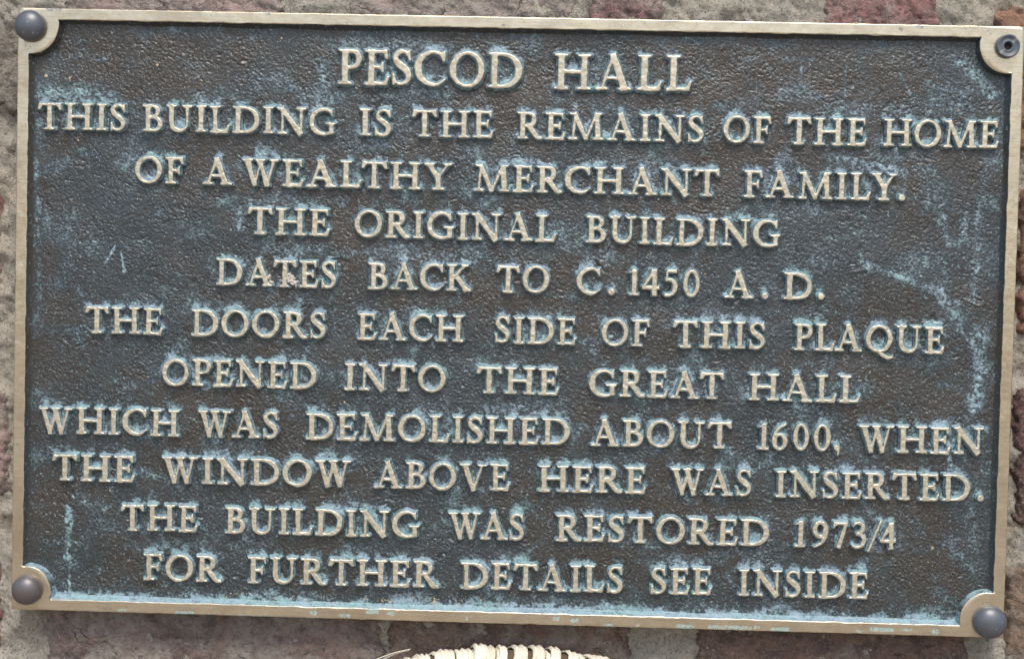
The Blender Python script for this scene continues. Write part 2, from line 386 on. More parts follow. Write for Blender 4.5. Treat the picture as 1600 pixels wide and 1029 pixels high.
G = {
 'I': (.40, [ST(.2), SF(.2,0), SF(.2,1)]),
 'T': (.86, [ST(.43), SF(.43,0), L(.06,.955,.80,.955,.088), spoly([(.03,1.0),(.12,1.0),(.17,.90),(.08,.75),(-.02,.76)]), spoly([(.74,1.0),(.84,1.01),(.87,.76),(.79,.75),(.69,.90)])]),
 'H': (1.05, [ST(.20), ST(.85), SF(.20,0,.2), SF(.20,1,.2), SF(.85,0,.2), SF(.85,1,.2), L(.2,.50,.85,.50,.088)]),
 'E': (.70, [ST(.20), SF(.20,0,.2,.1), SF(.20,1,.2,.1), L(.2,.955,.62,.955,.088), spoly([(.52,1.0),(.65,1.0),(.66,.76),(.60,.76)]),
             L(.2,.515,.50,.515,.085), spoly([(.44,.53),(.50,.66),(.55,.66),(.55,.37),(.50,.37),(.44,.50)]), L(.2,.045,.62,.045,.09), spoly([(.50,0),(.66,0),(.72,.26),(.65,.26)])]),
 'F': (.67, [ST(.20), SF(.20,0,.2), SF(.20,1,.2,.1), L(.2,.955,.60,.955,.088), spoly([(.50,1.0),(.64,1.0),(.67,.74),(.60,.74)]),
             L(.2,.50,.49,.50,.085), spoly([(.43,.52),(.49,.65),(.54,.65),(.54,.35),(.49,.35),(.43,.48)])]),
 'L': (.71, [ST(.20), SF(.20,0,.2,.1), SF(.20,1,.2), L(.2,.045,.62,.045,.09), spoly([(.48,0),(.66,0),(.73,.28),(.66,.28)])]),
 'P': (.67, [ST(.20), SF(.20,0,.2), SF(.20,1,.2,.05), BOWLP()]),
 'R': (.88, [ST(.20), SF(.20,0,.2), SF(.20,1,.2,.05), BOWLP(), K([(.40,.50,.15),(.56,.28,.175),(.72,.07,.15),(.86,.03,.06)]), SF(.78,0,.04,.12)]),
 'B': (.74, [ST(.20), SF(.20,0,.2,.05), SF(.20,1,.2,.05), K([(.22,.955,.085),(.40,.955,.09),(.53,.88,.14),(.565,.76,.165),(.51,.62,.13),(.38,.545,.085),(.25,.54,.075)]),
             K([(.25,.535,.07),(.45,.525,.10),(.60,.43,.16),(.65,.285,.18),(.59,.13,.15),(.44,.05,.10),(.22,.045,.085)])]),
 'D': (.99, [ST(.20), SF(.20,0,.2,.05), SF(.20,1,.2,.05), K([(.2,.955,.085),(.45,.955,.095),(.70,.87,.135),(.87,.67,.175),(.895,.48,.185),(.85,.28,.175),(.68,.11,.135),(.45,.045,.095),(.2,.045,.09)])]),
 'O': (1.0, [RING(.50,.50,.50,.52,.325,.425,-.12)]),
 'Q': (1.0, [RING(.50,.50,.50,.52,.325,.425,-.12), K([(.50,.0,.10),(.66,-.12,.14),(.84,-.21,.12),(1.02,-.19,.05)])]),
 'C': (.90, [K([(.80,.83,.10),(.66,.945,.10),(.50,.965,.105),(.30,.90,.145),(.13,.72,.18),(.09,.50,.185),(.13,.29,.18),(.29,.11,.145),(.50,.035,.11),(.68,.055,.09),(.86,.19,.05)]), spoly([(.78,.98),(.86,1.0),(.86,.70),(.80,.70),(.74,.86)])]),
 'G': (.98, [K([(.82,.84,.10),(.66,.945,.10),(.50,.965,.105),(.30,.90,.145),(.13,.72,.18),(.09,.50,.185),(.13,.29,.18),(.29,.11,.145),(.50,.035,.11),(.68,.045,.095),(.84,.10,.09)]), spoly([(.80,.97),(.86,.99),(.87,.70),(.81,.70),(.75,.86)]),
             L(.82,.05,.82,.46,.17), spoly([(.60,.46),(.98,.46),(.97,.41),(.90,.39),(.72,.39),(.61,.41)])]),
 'S': (.58, [K([(.47,.86,.08),(.38,.945,.09),(.27,.965,.095),(.14,.89,.125),(.10,.76,.15),(.17,.63,.17),(.32,.51,.185),(.45,.38,.18),(.485,.24,.155),(.42,.10,.12),(.28,.035,.095),(.15,.06,.085),(.07,.16,.06)]),
             spoly([(.46,.98),(.52,1.0),(.54,.70),(.49,.70),(.43,.86)]), spoly([(.02,.31),(.07,.31),(.13,.12),(.08,.0),(.02,.0)])]),
 'A': (1.04, [L(.185,.02,.50,1.0,.09), L(.465,1.03,.83,.02,.185), L(.3,.335,.70,.335,.08), SF(.18,0,.18), SF(.84,0,.2)]),
 'V': (1.02, [L(.18,.98,.53,-.02,.185,.15), L(.83,.98,.53,.0,.09), SF(.18,1,.18,.2), SF(.84,1,.18)]),
 'W': (1.26, [L(.17,.98,.44,-.02,.18,.14), L(.66,.98,.43,0,.085), L(.60,.98,.86,-.02,.18,.14), L(1.08,.98,.86,0,.085), SF(.17,1,.17,.19), SF(.63,1,.17,.16), SF(1.09,1,.16)]),
 'M': (1.26, [L(.17,.02,.245,.97,.09), L(.22,1.0,.64,.0,.175,.14), L(1.0,.97,.63,.0,.09), L(1.02,.99,1.07,.02,.18), SF(.17,0,.17), SF(1.07,0,.19), SF(.22,1,.18,.05), SF(1.03,1,.05,.18)]),
 'N': (1.06, [L(.20,.02,.20,.95,.09), L(.14,1.0,.90,-.02,.185), L(.89,.98,.89,.05,.09), SF(.20,0,.18), SF(.17,1,.17,.06), SF(.89,1,.18)]),
 'U': (.97, [K([(.20,.96,.175),(.20,.60,.175),(.205,.34,.175),(.27,.14,.155),(.44,.045,.12),(.62,.07,.105),(.75,.20,.095),(.78,.40,.09),(.78,.70,.09),(.78,.96,.09)]), SF(.20,1,.19), SF(.78,1,.18)]),
 'K': (.92, [ST(.20), SF(.20,0,.2), SF(.20,1,.2), L(.25,.48,.70,.96,.09), L(.34,.60,.78,.02,.18), SF(.71,1,.15), SF(.78,0,.16,.16)]),
 'Y': (.96, [L(.48,.02,.48,.48,.175), L(.48,.44,.17,.97,.17), L(.48,.46,.80,.97,.09), SF(.48,0,.2), SF(.18,1,.18), SF(.79,1,.16)]),
 '1': (.41, [L(.22,.02,.22,.98,.175), spoly([(.0,.83),(.02,.87),(.24,1.01),(.24,.90)]), SF(.21,0,.2)]),
 '4': (.64, [spoly([(.36,1.0),(.53,1.0),(.53,.9),(.11,.37),(.0,.30)]), L(.0,.305,.64,.305,.11), L(.455,.0,.455,.99,.17)]),
 '5': (.56, [L(.16,.945,.52,.96,.11), L(.155,.96,.12,.58,.08), K([(.12,.60,.07),(.28,.625,.11),(.43,.53,.155),(.475,.35,.175),(.42,.16,.15),(.27,.045,.11),(.10,.04,.10)])]),
 '0': (.62, [RING(.31,.50,.31,.52,.155,.415)]),
 '6': (.58, [RING(.29,.31,.29,.325,.13,.22), K([(.08,.34,.17),(.11,.60,.15),(.25,.83,.11),(.50,.98,.06)])]),
 '9': (.58, [RING(.29,.69,.29,.325,.13,.22), K([(.50,.66,.17),(.47,.40,.15),(.33,.17,.11),(.08,.02,.06)])]),
 '7': (.55, [L(.02,.94,.55,.94,.12), spoly([(.0,1.0),(.06,1.0),(.09,.86),(.03,.76),(-.01,.76)]), L(.49,.95,.20,.0,.13,.17)]),
 '3': (.54, [K([(.05,.84,.07),(.15,.95,.10),(.31,.95,.125),(.42,.84,.15),(.40,.68,.14),(.27,.56,.09),(.20,.54,.07)]), K([(.22,.55,.08),(.37,.50,.12),(.47,.36,.17),(.44,.17,.155),(.29,.045,.11),(.14,.04,.11),(.04,.09,.10)])]),
 '/': (.55, [L(.04,-.12,.51,1.06,.11,.09)]),
 '.': (.24, [EL(.12,.12,.115,.115)]),
 ',': (.26, [EL(.13,.13,.105,.105), K([(.17,.12,.13),(.19,.0,.12),(.18,-.13,.07)])]),
}
MARG, CELL = 0.14, 1 / 46.0
def glyph_sd(ch):
    w, prims = G[ch]
    xs = np.arange(-MARG, w + MARG + CELL, CELL); ys = np.arange(-.30 if ch in 'Q/,' else -MARG, 1 + MARG + CELL, CELL)
    X, Y = np.meshgrid(xs, ys); d = None
    for p in prims:
        e = p(X, Y)
        if d is None: d = e
        else:                                # smooth union: bracketed, cast-looking joints
            k = 0.045; h = np.clip(0.5 + 0.5 * (d - e) / k, 0, 1); d = d * (1-h) + e * h - k * h * (1-h)
    return xs, ys, d
GS = {c: glyph_sd(c) for c in G}

# ------------------------------------------------------------------ the text: every word with its measured run on the plaque
LINES = [  # cap height px, baseline (u, v, u, v), words (text, left, right)
 (54.6, (540, 132, 1050, 142), [('PESCOD', 527.6, 815), ('HALL', 865, 1080)]),
 (41.4, (130, 203.4, 1470, 230), [('THIS', 58.6, 196), ('BUILDING', 222.4, 524.3), ('IS', 561, 611), ('THE', 644, 769.5), ('REMAINS', 807.6, 1099.5), ('OF', 1129.8, 1204.5), ('THE', 1229.8, 1353.6), ('HOME', 1380.7, 1559.4)]),
 (41.4, (250, 286.3, 1378, 313.4), [('OF', 210.5, 286), ('A', 316.2, 361.9), ('WEALTHY', 377.8, 706.5), ('MERCHANT', 740, 1123.5), ('FAMILY', 1161.9, 1402), ('.', 1404, 1415)]),
 (41.4, (405, 366.4, 1210, 386), [('THE', 386, 513.7), ('ORIGINAL', 553.7, 867.7), ('BUILDING', 915, 1218.5)]),
 (41.4, (350, 445.6, 1240, 467.8), [('DATES', 337.4, 525), ('BACK', 575, 734.9), ('TO', 775.3, 857.6), ('C', 900.8, 938.5), ('.', 950, 960.5), ('1', 981.5, 998.4), ('4', 1003.3, 1030), ('5', 1035.7, 1058), ('0', 1067.3, 1093), ('A', 1131.8, 1176.5), ('.', 1190, 1200.5), ('D', 1224.3, 1268), ('.', 1277.5, 1288.5)]),
 (41.4, (170, 521, 1460, 552.2), [('THE', 132.7, 252.7), ('DOORS', 298.2, 508.7), ('EACH', 558, 723.5), ('SIDE', 772.8, 899), ('OF', 939.8, 1014.3), ('THIS', 1051.5, 1195.5), ('PLAQUE', 1240.4, 1474.2)]),
 (41.4, (300, 602.6, 1320, 628.7), [('OPENED', 252.7, 494), ('INTO', 537.7, 695.7), ('THE', 744.4, 872), ('GREAT', 920.8, 1130.5), ('HALL', 1169.5, 1343.5)]),
 (41.4, (130, 678, 1420, 707.4), [('WHICH', 59.4, 279.3), ('WAS', 308.8, 434), ('DEMOLISHED', 477.8, 889.7), ('ABOUT', 922.6, 1142.4), ('1', 1184, 1201), ('6', 1206.3, 1230), ('0', 1239.2, 1263.5), ('0', 1271.5, 1297.3), (',', 1301.5, 1312.5), ('WHEN', 1341.5, 1536)]),
 (41.4, (110, 751, 1480, 782.3), [('THE', 81.4, 209), ('WINDOW', 252.7, 549), ('ABOVE', 584.5, 795), ('HERE', 840.4, 1008.5), ('WAS', 1047.7, 1174), ('INSERTED', 1211, 1515.5), ('.', 1526.5, 1537)]),
 (41.4, (205, 829, 1390, 857.6), [('THE', 188.3, 307.6), ('BUILDING', 351.2, 654.2), ('WAS', 700.8, 818.9), ('RESTORED', 868, 1201), ('1', 1241.5, 1258.4), ('9', 1269.3, 1293), ('7', 1302, 1324), ('3', 1331, 1352.5), ('/', 1355, 1377.5), ('4', 1375, 1399.6)]),
 (41.4, (235, 906.4, 1335, 935), [('FOR', 224, 344.4), ('FURTHER', 386.4, 684), ('DETAILS', 719.7, 973), ('SEE', 1016.5, 1111), ('INSIDE', 1153.7, 1356)]),
]
PANEL_Y, LET_H = 0.0040, 0.0030             # depth of the sunk ground behind the frame face; letter relief
LF = PANEL_Y - LET_H
RES = PX * 1.6                              # panel cell
BV, FW = 8.5 * PX, 18.0 * PX               # inner bevel width, frame face width
NX = int(W / RES) + 1; NY = int(H / RES) + 1
letter_d = np.full((NY, NX), 9.0 * PX)      # distance to the nearest letter, metres
gx = -W/2 + np.arange(NX) * RES; gz = H/2 - np.arange(NY) * RES

plaque = thing('bronze_plaque', 'cast bronze plaque with raised lettering, tan rim and domed corner caps on the brick wall', 'plaque')
TL1 = tile(31, 14, 1, 3)
letters = []
for li, (cap, (ua, va, ub, vb), words) in enumerate(LINES):
    xa, za = P(ua, va, LF); xb, zb = P(ub, vb, LF)
    for text, wl, wr in words:
        bv = lambda u: va + (vb - va) * (u - ua) / (ub - ua)
        x0, z0 = P(wl, bv(wl), LF); x1, z1 = P(wr, bv(wr), LF)
        ln = math.hypot(x1 - x0, z1 - z0); dx, dz = (x1 - x0) / ln, (z1 - z0) / ln
        cp = cap * PX * 1.0
        ws = [G[c][0] for c in text]
        if len(text) == 1: gap = 0; xsx = ln / (ws[0] * cp)
        else:
            # natural side bearings: open diagonals tuck in
            kern = [(-.10 if (a in 'ALWVT' and b in 'ATVWY' and a != b) else 0.0) for a, b in zip(text, text[1:])]
            tot = sum(ws) + sum(kern); gap = (ln / cp - tot) / (len(text) - 1); xsx = 1.0
            if gap < 0.055: xsx = (ln / cp - 0.055 * (len(text) - 1)) / tot; gap = 0.055 / xsx
            elif gap > 0.13: xsx = (ln / cp - 0.13 * (len(text) - 1)) / tot; gap = 0.13 / xsx
        pos = 0.0
        for ci, ch in enumerate(text):
            jx, jz, jr = rng.normal(0, .006), rng.normal(0, .008), rng.normal(0, .006)
            a0 = math.atan2(dz, dx) + jr
            ox = x0 + dx * pos * cp * xsx - dz * jz * cp; oz = z0 + dz * pos * cp * xsx + dx * jz * cp
            letters.append((ch, ox, oz, a0, cp, xsx, li))
            pos += ws[ci] + gap + (kern[ci] if len(text) > 1 and ci < len(kern) else 0)

TN1 = tile(41, 9, 1, 2); TN2 = tile(42, 40, 1, 2)
for k, (ch, ox, oz, a0, cp, xsx, li) in enumerate(letters):
    xs, ys, sd = GS[ch]
    X, Y = np.meshgrid(xs, ys)
    # cast wobble, different for each piece
    sdn = sd + 0.0035 * samp(TN1, X * 42 + k * 37, Y * 42 + k * 53) + 0.006 * samp(TN2, X * 42 + k * 17, Y * 42)
    wall_w = 0.098
    h = np.clip((wall_w - sdn) / (wall_w + 0.008), 0, 1) ** 0.85; h = h * 0.8 + 0.2 * sst(0, 1, h)
    c, s = math.cos(a0), math.sin(a0)
    xx, yy = X * xsx * cp, Y * cp
    wx = ox + xx * c - yy * s; wz = oz + xx * s + yy * c
    depth = PANEL_Y + 0.0007 - (LET_H + 0.0007) * h
    depth += 0.00006 * samp(TL1, X * 42 + k * 29, Y * 42) * (h > .9)
    F = grid_faces(len(xs), len(ys))
    hv = h.ravel(); keep = (hv[F].max(1) > 0.004)
    F = F[keep][:, ::-1]
    pat = 0.10 + 0.55 * sst(0.05, 0.5, h) * sst(0.99, .8, h)
    V3, F, at = compact(np.stack([wx, depth, wz], -1).reshape(-1, 3), F, {'face': sst(.88, .995, h).ravel(), 'patina': pat.ravel()})
    # own origin at the letter's baseline
    V3 = V3 - np.array([ox, PANEL_Y, oz])
    nm = 'letter' if ch.isalpha() else 'numeral' if ch.isdigit() else {'.': 'full_stop', ',': 'comma', '/': 'slash'}[ch]
    o = mesh_obj(nm, V3, F, M_LETTER, plaque, at); o.location = (ox, PANEL_Y, oz)
    if li == 0: o['label'] = 'larger raised letter %s of the title line' % ch
    # stamp the distance field
    m = sd * cp
    i0 = np.clip(np.round((wx + W/2) / RES).astype(int), 0, NX-1); j0 = np.clip(np.round((H/2 - wz) / RES).astype(int), 0, NY-1)
    np.minimum.at(letter_d, (j0.ravel(), i0.ravel()), m.ravel())

# ------------------------------------------------------------------ patina field over the ground
def blur(a, r):
    n = int(r * 3) + 1; k = np.exp(-0.5 * (np.arange(-n, n+1) / r) ** 2); k /= k.sum()
    p = np.pad(a, ((n, n), (0, 0)), 'edge'); a = sum(k[i] * p[i:i+a.shape[0]] for i in range(2*n+1))
    p = np.pad(a, ((0, 0), (n, n)), 'edge'); return sum(k[i] * p[:, i:i+a.shape[1]] for i in range(2*n+1))
mask = (letter_d < 0.0002).astype(float)
close = blur(mask, 1.6)
halo = np.zeros_like(mask)
for s_ in range(1, 8): halo[:-s_] = np.maximum(halo[:-s_], mask[s_:] * (1 - s_ / 9.0))     # water sits just above each letter
halo = blur(halo, 1.5) * (1 - blur(np.roll(mask, 5, 0), 1.5) * 0.35)
near_f = blur(mask, 9)                         # the whole neighbourhood of the words is a little crusted
GU, GV = np.meshgrid(np.arange(NX), np.arange(NY))
N1, N2, N3 = tile(51, 70, 1.6, 3), tile(52, 26, 1.2, 3), tile(53, 7, 1.0, 2)
n1, n2, n3 = samp(N1, GU, GV), samp(N2, GU, GV), samp(N3, GU, GV)
pat = 0.78 * halo * sst(-1.6, 0.5, n2) + 0.45 * close * sst(-.8, 1, n2) + 0.40 * near_f * sst(-1.6, 1.4, n2) + 0.30 * sst(-0.6, 2.0, n1) + 0.14 * sst(-.5, 2, n2)
GXm, GZm = np.meshgrid(gx, gz)
def stroke(pts, w, a, soft=1.0, rough=0.6):
    global pat
    q = [P(u, v, PANEL_Y) for u, v in pts]; d = np.full(pat.shape, 9.0)
    if len(q) == 1: q = q * 2
    for (ax, az), (bx, bz) in zip(q[:-1], q[1:]):
        ex, ez = bx - ax, bz - az; l2 = ex*ex + ez*ez + 1e-12
        t = np.clip(((GXm - ax) * ex + (GZm - az) * ez) / l2, 0, 1)
        d = np.minimum(d, np.hypot(GXm - ax - ex*t, GZm - az - ez*t))
    w = w * PX
    a = a * (1.12 if pts[0][0] > 1200 or pts[0][0] < 140 else 1.0)
    m = sst(w * (1 + soft), w * (1 - soft) * 0.6, d + w * rough * (0.45 * n2 + 0.35 * n3))
    pat = np.maximum(pat, m * a * (0.75 + 0.25 * n3))
for s_ in [
 ([(1345, 408), (1390, 425), (1440, 445), (1475, 462)], 7, .75), ([(1470, 455), (1490, 490), (1525, 545)], 12, .7), ([(1535, 520), (1530, 600), (1520, 640)], 14, .75),
 ([(1472, 342), (1478, 366)], 8, .75), ([(1510, 336), (1508, 372), (1496, 384), (1482, 376)], 7, .65), ([(1530, 320), (1526, 400), (1522, 470)], 7, .6),
 ([(1474, 395), (1478, 450)], 6, .5), ([(1290, 375), (1350, 362)], 8, .35), ([(1285, 415), (1345, 400)], 6, .4),
 ([(1500, 100), (1530, 125), (1552, 150)], 12, .7), ([(1450, 135), (1510, 145)], 9, .45), ([(1440, 250), (1470, 320)], 20, .4), ([(1540, 255), (1530, 330)], 8, .4),
 ([(70, 145), (120, 142), (165, 155)], 14, .75), ([(60, 190), (66, 240)], 8, .5), ([(56, 260), (60, 330)], 5, .6), ([(58, 330), (62, 480)], 6, .4),
 ([(512, 70), (560, 66), (700, 75)], 9, .55), ([(505, 100), (510, 150), (530, 150)], 12, .6), ([(540, 140), (560, 150)], 10, .5),
 ([(815, 75), (835, 85)], 9, .5), ([(920, 110), (930, 120)], 7, .5), ([(985, 105), (990, 120)], 5, .5),
 ([(1165, 95), (1180, 92)], 7, .55), ([(1160, 110), (1190, 150)], 12, .3), ([(1200, 100), (1230, 145)], 3, .4), ([(1225, 92), (1270, 92)], 4, .45), ([(1254, 92), (1247, 148)], 3.5, .5),
 ([(1322, 105), (1320, 148)], 2.5, .5), ([(1320, 148), (1360, 115)], 2, .35), ([(1405, 115), (1425, 150), (1432, 172)], 3, .6), ([(1330, 165), (1400, 130)], 10, .22), ([(1350, 170), (1500, 165)], 14, .45),
 ([(181, 382), (172, 400), (164, 412)], 1.7, 1.3), ([(189, 392), (192, 412), (194, 424)], 1.7, 1.3), ([(122, 450), (128, 460)], 5, .6),
 ([(108, 792), (107, 835), (106, 870)], 5.5, .95), ([(109, 870), (108, 925)], 2.5, .75), ([(120, 775), (150, 790)], 9, .5), ([(120, 850), (115, 880), (85, 880)], 6, .5), ([(150, 800), (130, 860)], 14, .3), ([(70, 850), (95, 845)], 8, .35),
 ([(330, 402), (325, 410), (332, 425)], 8, .55), ([(372, 330), (376, 355)], 7, .65), ([(410, 388), (560, 395), (640, 392)], 8, .5), ([(575, 395), (760, 402)], 9, .5), ([(815, 390), (860, 400)], 8, .3),
 ([(130, 130), (110, 140)], 10, .4), ([(210, 245), (205, 260)], 9, .6), ([(1300, 245), (1412, 268)], 9, .6), ([(1412, 260), (1413, 300)], 3, .5), ([(1365, 258), (1400, 265)], 5, .8),
 ([(760, 635), (800, 640)], 10, .6), ([(220, 735), (245, 745)], 8, .6), ([(170, 755), (176, 765)], 5, .5), ([(236, 770), (242, 772)], 6, .5), ([(553, 762), (565, 768)], 8, .4),
 ([(318, 598), (322, 604)], 6, .9), ([(458, 712), (455, 718)], 5, 1.1), ([(1484, 716), (1486, 735)], 6.5, .65), ([(1470, 600), (1500, 610)], 6, .4), ([(1350, 668), (1540, 670)], 8, .6), ([(1180, 575), (1210, 580)], 9, .45), ([(1170, 590), (1160, 600)], 8, .35),
 ([(1500, 870), (1520, 895)], 14, .5), ([(1510, 810), (1530, 880)], 12, .4), ([(1410, 800), (1440, 830)], 14, .3), ([(1465, 925), (1490, 940)], 10, .5), ([(1480, 780), (1540, 770)], 12, .35),
 ([(735, 938), (800, 944)], 8, .5), ([(940, 945), (1010, 952)], 8, .6), ([(310, 822), (325, 824)], 6, .6), ([(1138, 900), (1146, 915)], 4, .8), ([(1490, 565), (1460, 560)], 8, .35), ([(1530, 680), (1545, 745)], 10, .4),
 ([(715, 290), (735, 275)], 10, .35), ([(1000, 700), (1080, 690)], 10, .22), ([(470, 915), (472, 925)], 4, .3), ([(1240, 560), (1470, 570)], 10, .22),
]: stroke(*s_)
# crust plus painted sky light along the foot of the bottom bevel
inx = (W/2 - FW - BV) - np.abs(GXm); inb = GZm + (H/2 - FW - BV); inl = GXm + (W/2 - FW - BV)
pat += 0.55 * sst(7 * PX, -2 * PX, inb + 2 * PX * n3) * sst(-1.4, .4, n2 + .002 * 0)
pat += 0.22 * sst(30 * PX, 4 * PX, inb)
pat = np.clip(pat, 0, 1)
# hammered, leathery ground
A1 = tile(61, 5.0, 0.58, 1, bw=0.45); A2 = tile(62, 2.8, 0.7, 1); A3 = tile(63, 60, 1, 2)
wu = 9 * samp(A3, GU, GV); wv = 9 * samp(A3, GU + 200, GV + 99) - 0.10 * GU
a1 = samp(A1, GU + wu, GV + wv)
lea = 0.62 * (1.1 - 2.0 * np.abs(np.tanh(a1 * .8))) + 0.38 * a1 + 0.30 * samp(A2, GU + wu, GV + wv)
amp = 0.00029 * (1 + 0.25 * samp(A3, GU + 55, GV)) * (0.25 + 0.75 * sst(2 * PX, 22 * PX, inl)) * (0.4 + 0.6 * sst(-2 * PX, 12 * PX, inx)) * (0.3 + .7 * sst(-2 * PX, 14 * PX, inb))
YP = PANEL_Y - amp * lea - 0.00018 * np.clip(close, 0, 1) * 0.5
YP += 0.0002 * samp(tile(64, 120, 1, 2), GU, GV)
bare = np.zeros_like(pat); rb = np.random.default_rng(9)
bl = [(350 + 410 * rb.random() ** .9, 927 + 10 * rb.random(), rb.uniform(.8, 1.6)) for _ in range(46)] + [(72, 118, 2.6), (109, 122, 2.2), (1457, 855, 2.2), (246, 101, 2), (440, 60, 1.8), (1072, 145, 1.6)] + [(rb.uniform(60, 1540), rb.uniform(60, 940), rb.uniform(.7, 1.3)) for _ in range(90)]
for u, v, w_ in bl:
    if 350 < u < 770 and v > 925: v += (u - 350) * .028 - 3
    x_, z_ = P(u, v, PANEL_Y); bare = np.maximum(bare, sst(1.5 * w_ * PX, .5 * w_ * PX, np.hypot(GXm - x_, GZm - z_)))
pat = np.clip(pat + 0.22 * sst(.55, 1.3, lea) * (0.4 + pat) - 0.10 * sst(0, -1.2, lea), 0, 1)  # crests paled as painted highlights, hollows kept darker
# raised crust where deposits are thick
YP -= 0.00010 * sst(.5, 1, pat) * (1 + n3)
F = grid_faces(NX, NY)
mgx = (np.abs(GXm) < W/2 - FW + 2 * PX) & (np.abs(GZm) < H/2 - FW + 2 * PX); F = F[mgx.ravel()[F].all(1)]
V3, F, at = compact(np.stack([GXm, YP, GZm], -1).reshape(-1, 3), F, {'patina': pat.ravel(), 'bare': bare.ravel()})
panel = mesh_obj('ground_panel', V3, F, M_PANEL, plaque, at)

# ------------------------------------------------------------------ frame with corner bosses
def frame():
    hw, hh = W/2 - FW, H/2 - FW; R = 45 * PX
    # boss centres, measured
    cs = [(-W/2 + 22*PX, H/2 - 28.5*PX), (W/2 - 25.5*PX, H/2 - 30*PX), (W/2 - 25*PX, -H/2 + 27.5*PX), (-W/2 + 23*PX, -H/2 + 29*PX)]
    RR = [43*PX, 43*PX, 44*PX, 41*PX]
    inner = []; tags = []
    sgn = [(-1, 1), (1, 1), (1, -1), (-1, -1)]; order = [0, 1, 2, 3]
    for k in order:
        cx, cz = cs[k]; sx, sz = sgn[k]; R = RR[k]
        # where the boss circle meets the vertical inner edge x = sx*hw and the horizontal one z = sz*hh
        av = (sx * hw, cz - sz * math.sqrt(max(R*R - (sx*hw - cx)**2, 0))); ah = (cx - sx * math.sqrt(max(R*R - (sz*hh - cz)**2, 0)), sz * hh)
        t0 = math.atan2(av[1]-cz, av[0]-cx); t1 = math.atan2(ah[1]-cz, ah[0]-cx)
        dt = (t1 - t0 + math.pi) % (2*math.pi) - math.pi
        arc = [(cx + R*math.cos(t0 + dt*i/22), cz + R*math.sin(t0 + dt*i/22)) for i in range(23)]
        tg = [(k, 1 - i / 22, av, ah) for i in range(23)]
        if k in (1, 3): arc = arc[::-1]; tg = tg[::-1]     # run clockwise round the panel
        inner.append(arc); tags.append(tg)
    pts = []; tgs = []
    def seg(a, b):
        n = max(2, int(math.hypot(b[0]-a[0], b[1]-a[1]) / (2.5*PX))); return [(a[0]+(b[0]-a[0])*i/n, a[1]+(b[1]-a[1])*i/n) for i in range(1, n)]
    for k in range(4):
        pts += inner[k]; tgs += tags[k]
        sg = seg(inner[k][-1], inner[(k+1) % 4][0]); pts += sg; tgs += [None] * len(sg)
    I = np.array(pts); n = len(I)
    # outward (towards panel centre) normals for the bevel
    T_ = np.roll(I, -1, 0) - np.roll(I, 1, 0); T_ /= np.linalg.norm(T_, axis=1)[:, None]
    Nn = np.stack([T_[:, 1], -T_[:, 0]], 1)     # to the right of clockwise travel = inwards
    # matching outer points: spread on the rectangle so that corner fans open cleanly
    O = np.zeros_like(I)
    cr = 3 * PX
    for i, (x, z) in enumerate(I):
        if tgs[i] is None:
            O[i] = (math.copysign(W/2, x), z) if abs(abs(x) - hw) < 1e-7 else (x, math.copysign(H/2, z))
        else:
            k, f, av, ah = tgs[i]; sx, sz = sgn[k]
            L1 = abs(sx*W/2 - ah[0]); L2 = abs(sz*H/2 - av[1]); q = f * (L1 + L2)
            if q < L1: O[i] = (ah[0] + sx * q, sz * H/2)
            else: O[i] = (sx * W/2, sz * H/2 - sz * (q - L1))
    # the bevel is steeper round the corner bosses
    bw = np.array([1.0 if t is None else 0.55 for t in tgs]); bw = (np.roll(bw, 1) + bw + np.roll(bw, -1)) / 3
    bw = bw[:, None]
    d = O - I
    wob = lambda a, w: a * samp(TB1, np.arange(n) * w, np.zeros(n) + 31)
    rings, face = [], []
    def ring(xy, y, f): rings.append(np.stack([xy[:, 0], np.zeros(n) + y, xy[:, 1]], 1)); face.append(np.zeros(n) + f)
    od = O / np.maximum(np.abs(O / np.array([W/2, H/2])).max(1), 1e-9)[:, None]
    outn = np.zeros_like(O); outn[np.abs(np.abs(O[:, 0]) - W/2) < 1e-7, 0] = np.sign(O[np.abs(np.abs(O[:, 0]) - W/2) < 1e-7, 0]); mz = np.abs(np.abs(O[:, 1]) - H/2) < 1e-7; outn[mz, 1] = np.sign(O[mz, 1])
    ring(I + Nn * BV * bw * 1.05, PANEL_Y + 0.0009, 0)
    ring(I + Nn * BV * bw * 0.62, PANEL_Y - 0.0002, 0)
    ring(I + Nn * BV * bw * 0.25, PANEL_Y * 0.42, 0)
    ring(I + Nn * 0.7 * PX + Nn * wob(0.3*PX, 3)[:, None], 0.0005, 0.1)
    ring(I + Nn * 0.15 * PX + Nn * wob(0.3*PX, 3)[:, None], 0.00012, 0.35)
    ring(I - Nn * 0.7 * PX + Nn * wob(0.3*PX, 3)[:, None], 0.0, 0.9)
    for f in np.linspace(0.10, 0.90, 11): ring(I + d * f, 0.00003 * samp(TB1, (I + d * f)[:, 0] / PX, (I + d * f)[:, 1] / PX), 1)
    ow = wob(0.12*PX, 5)[:, None]
    ring(O - outn * 1.1 * PX + outn * ow, 0.00006, 1.0); ring(O + outn * ow, 0.0006, 0.6); ring(O + outn * 2.2 * PX, 0.0085, 0.1)
    ring(O + outn * 1.0 * PX, 0.0092, 0)
    V = np.vstack(rings); m = len(rings); a = (np.arange(m-1)[:, None] * n + np.arange(n)[None, :]).ravel(); b = (np.arange(m-1)[:, None] * n + (np.arange(n)[None, :] + 1) % n).ravel()
    Fq = np.stack([a, b, b + n, a + n], 1)
    fa = np.concatenate(face)
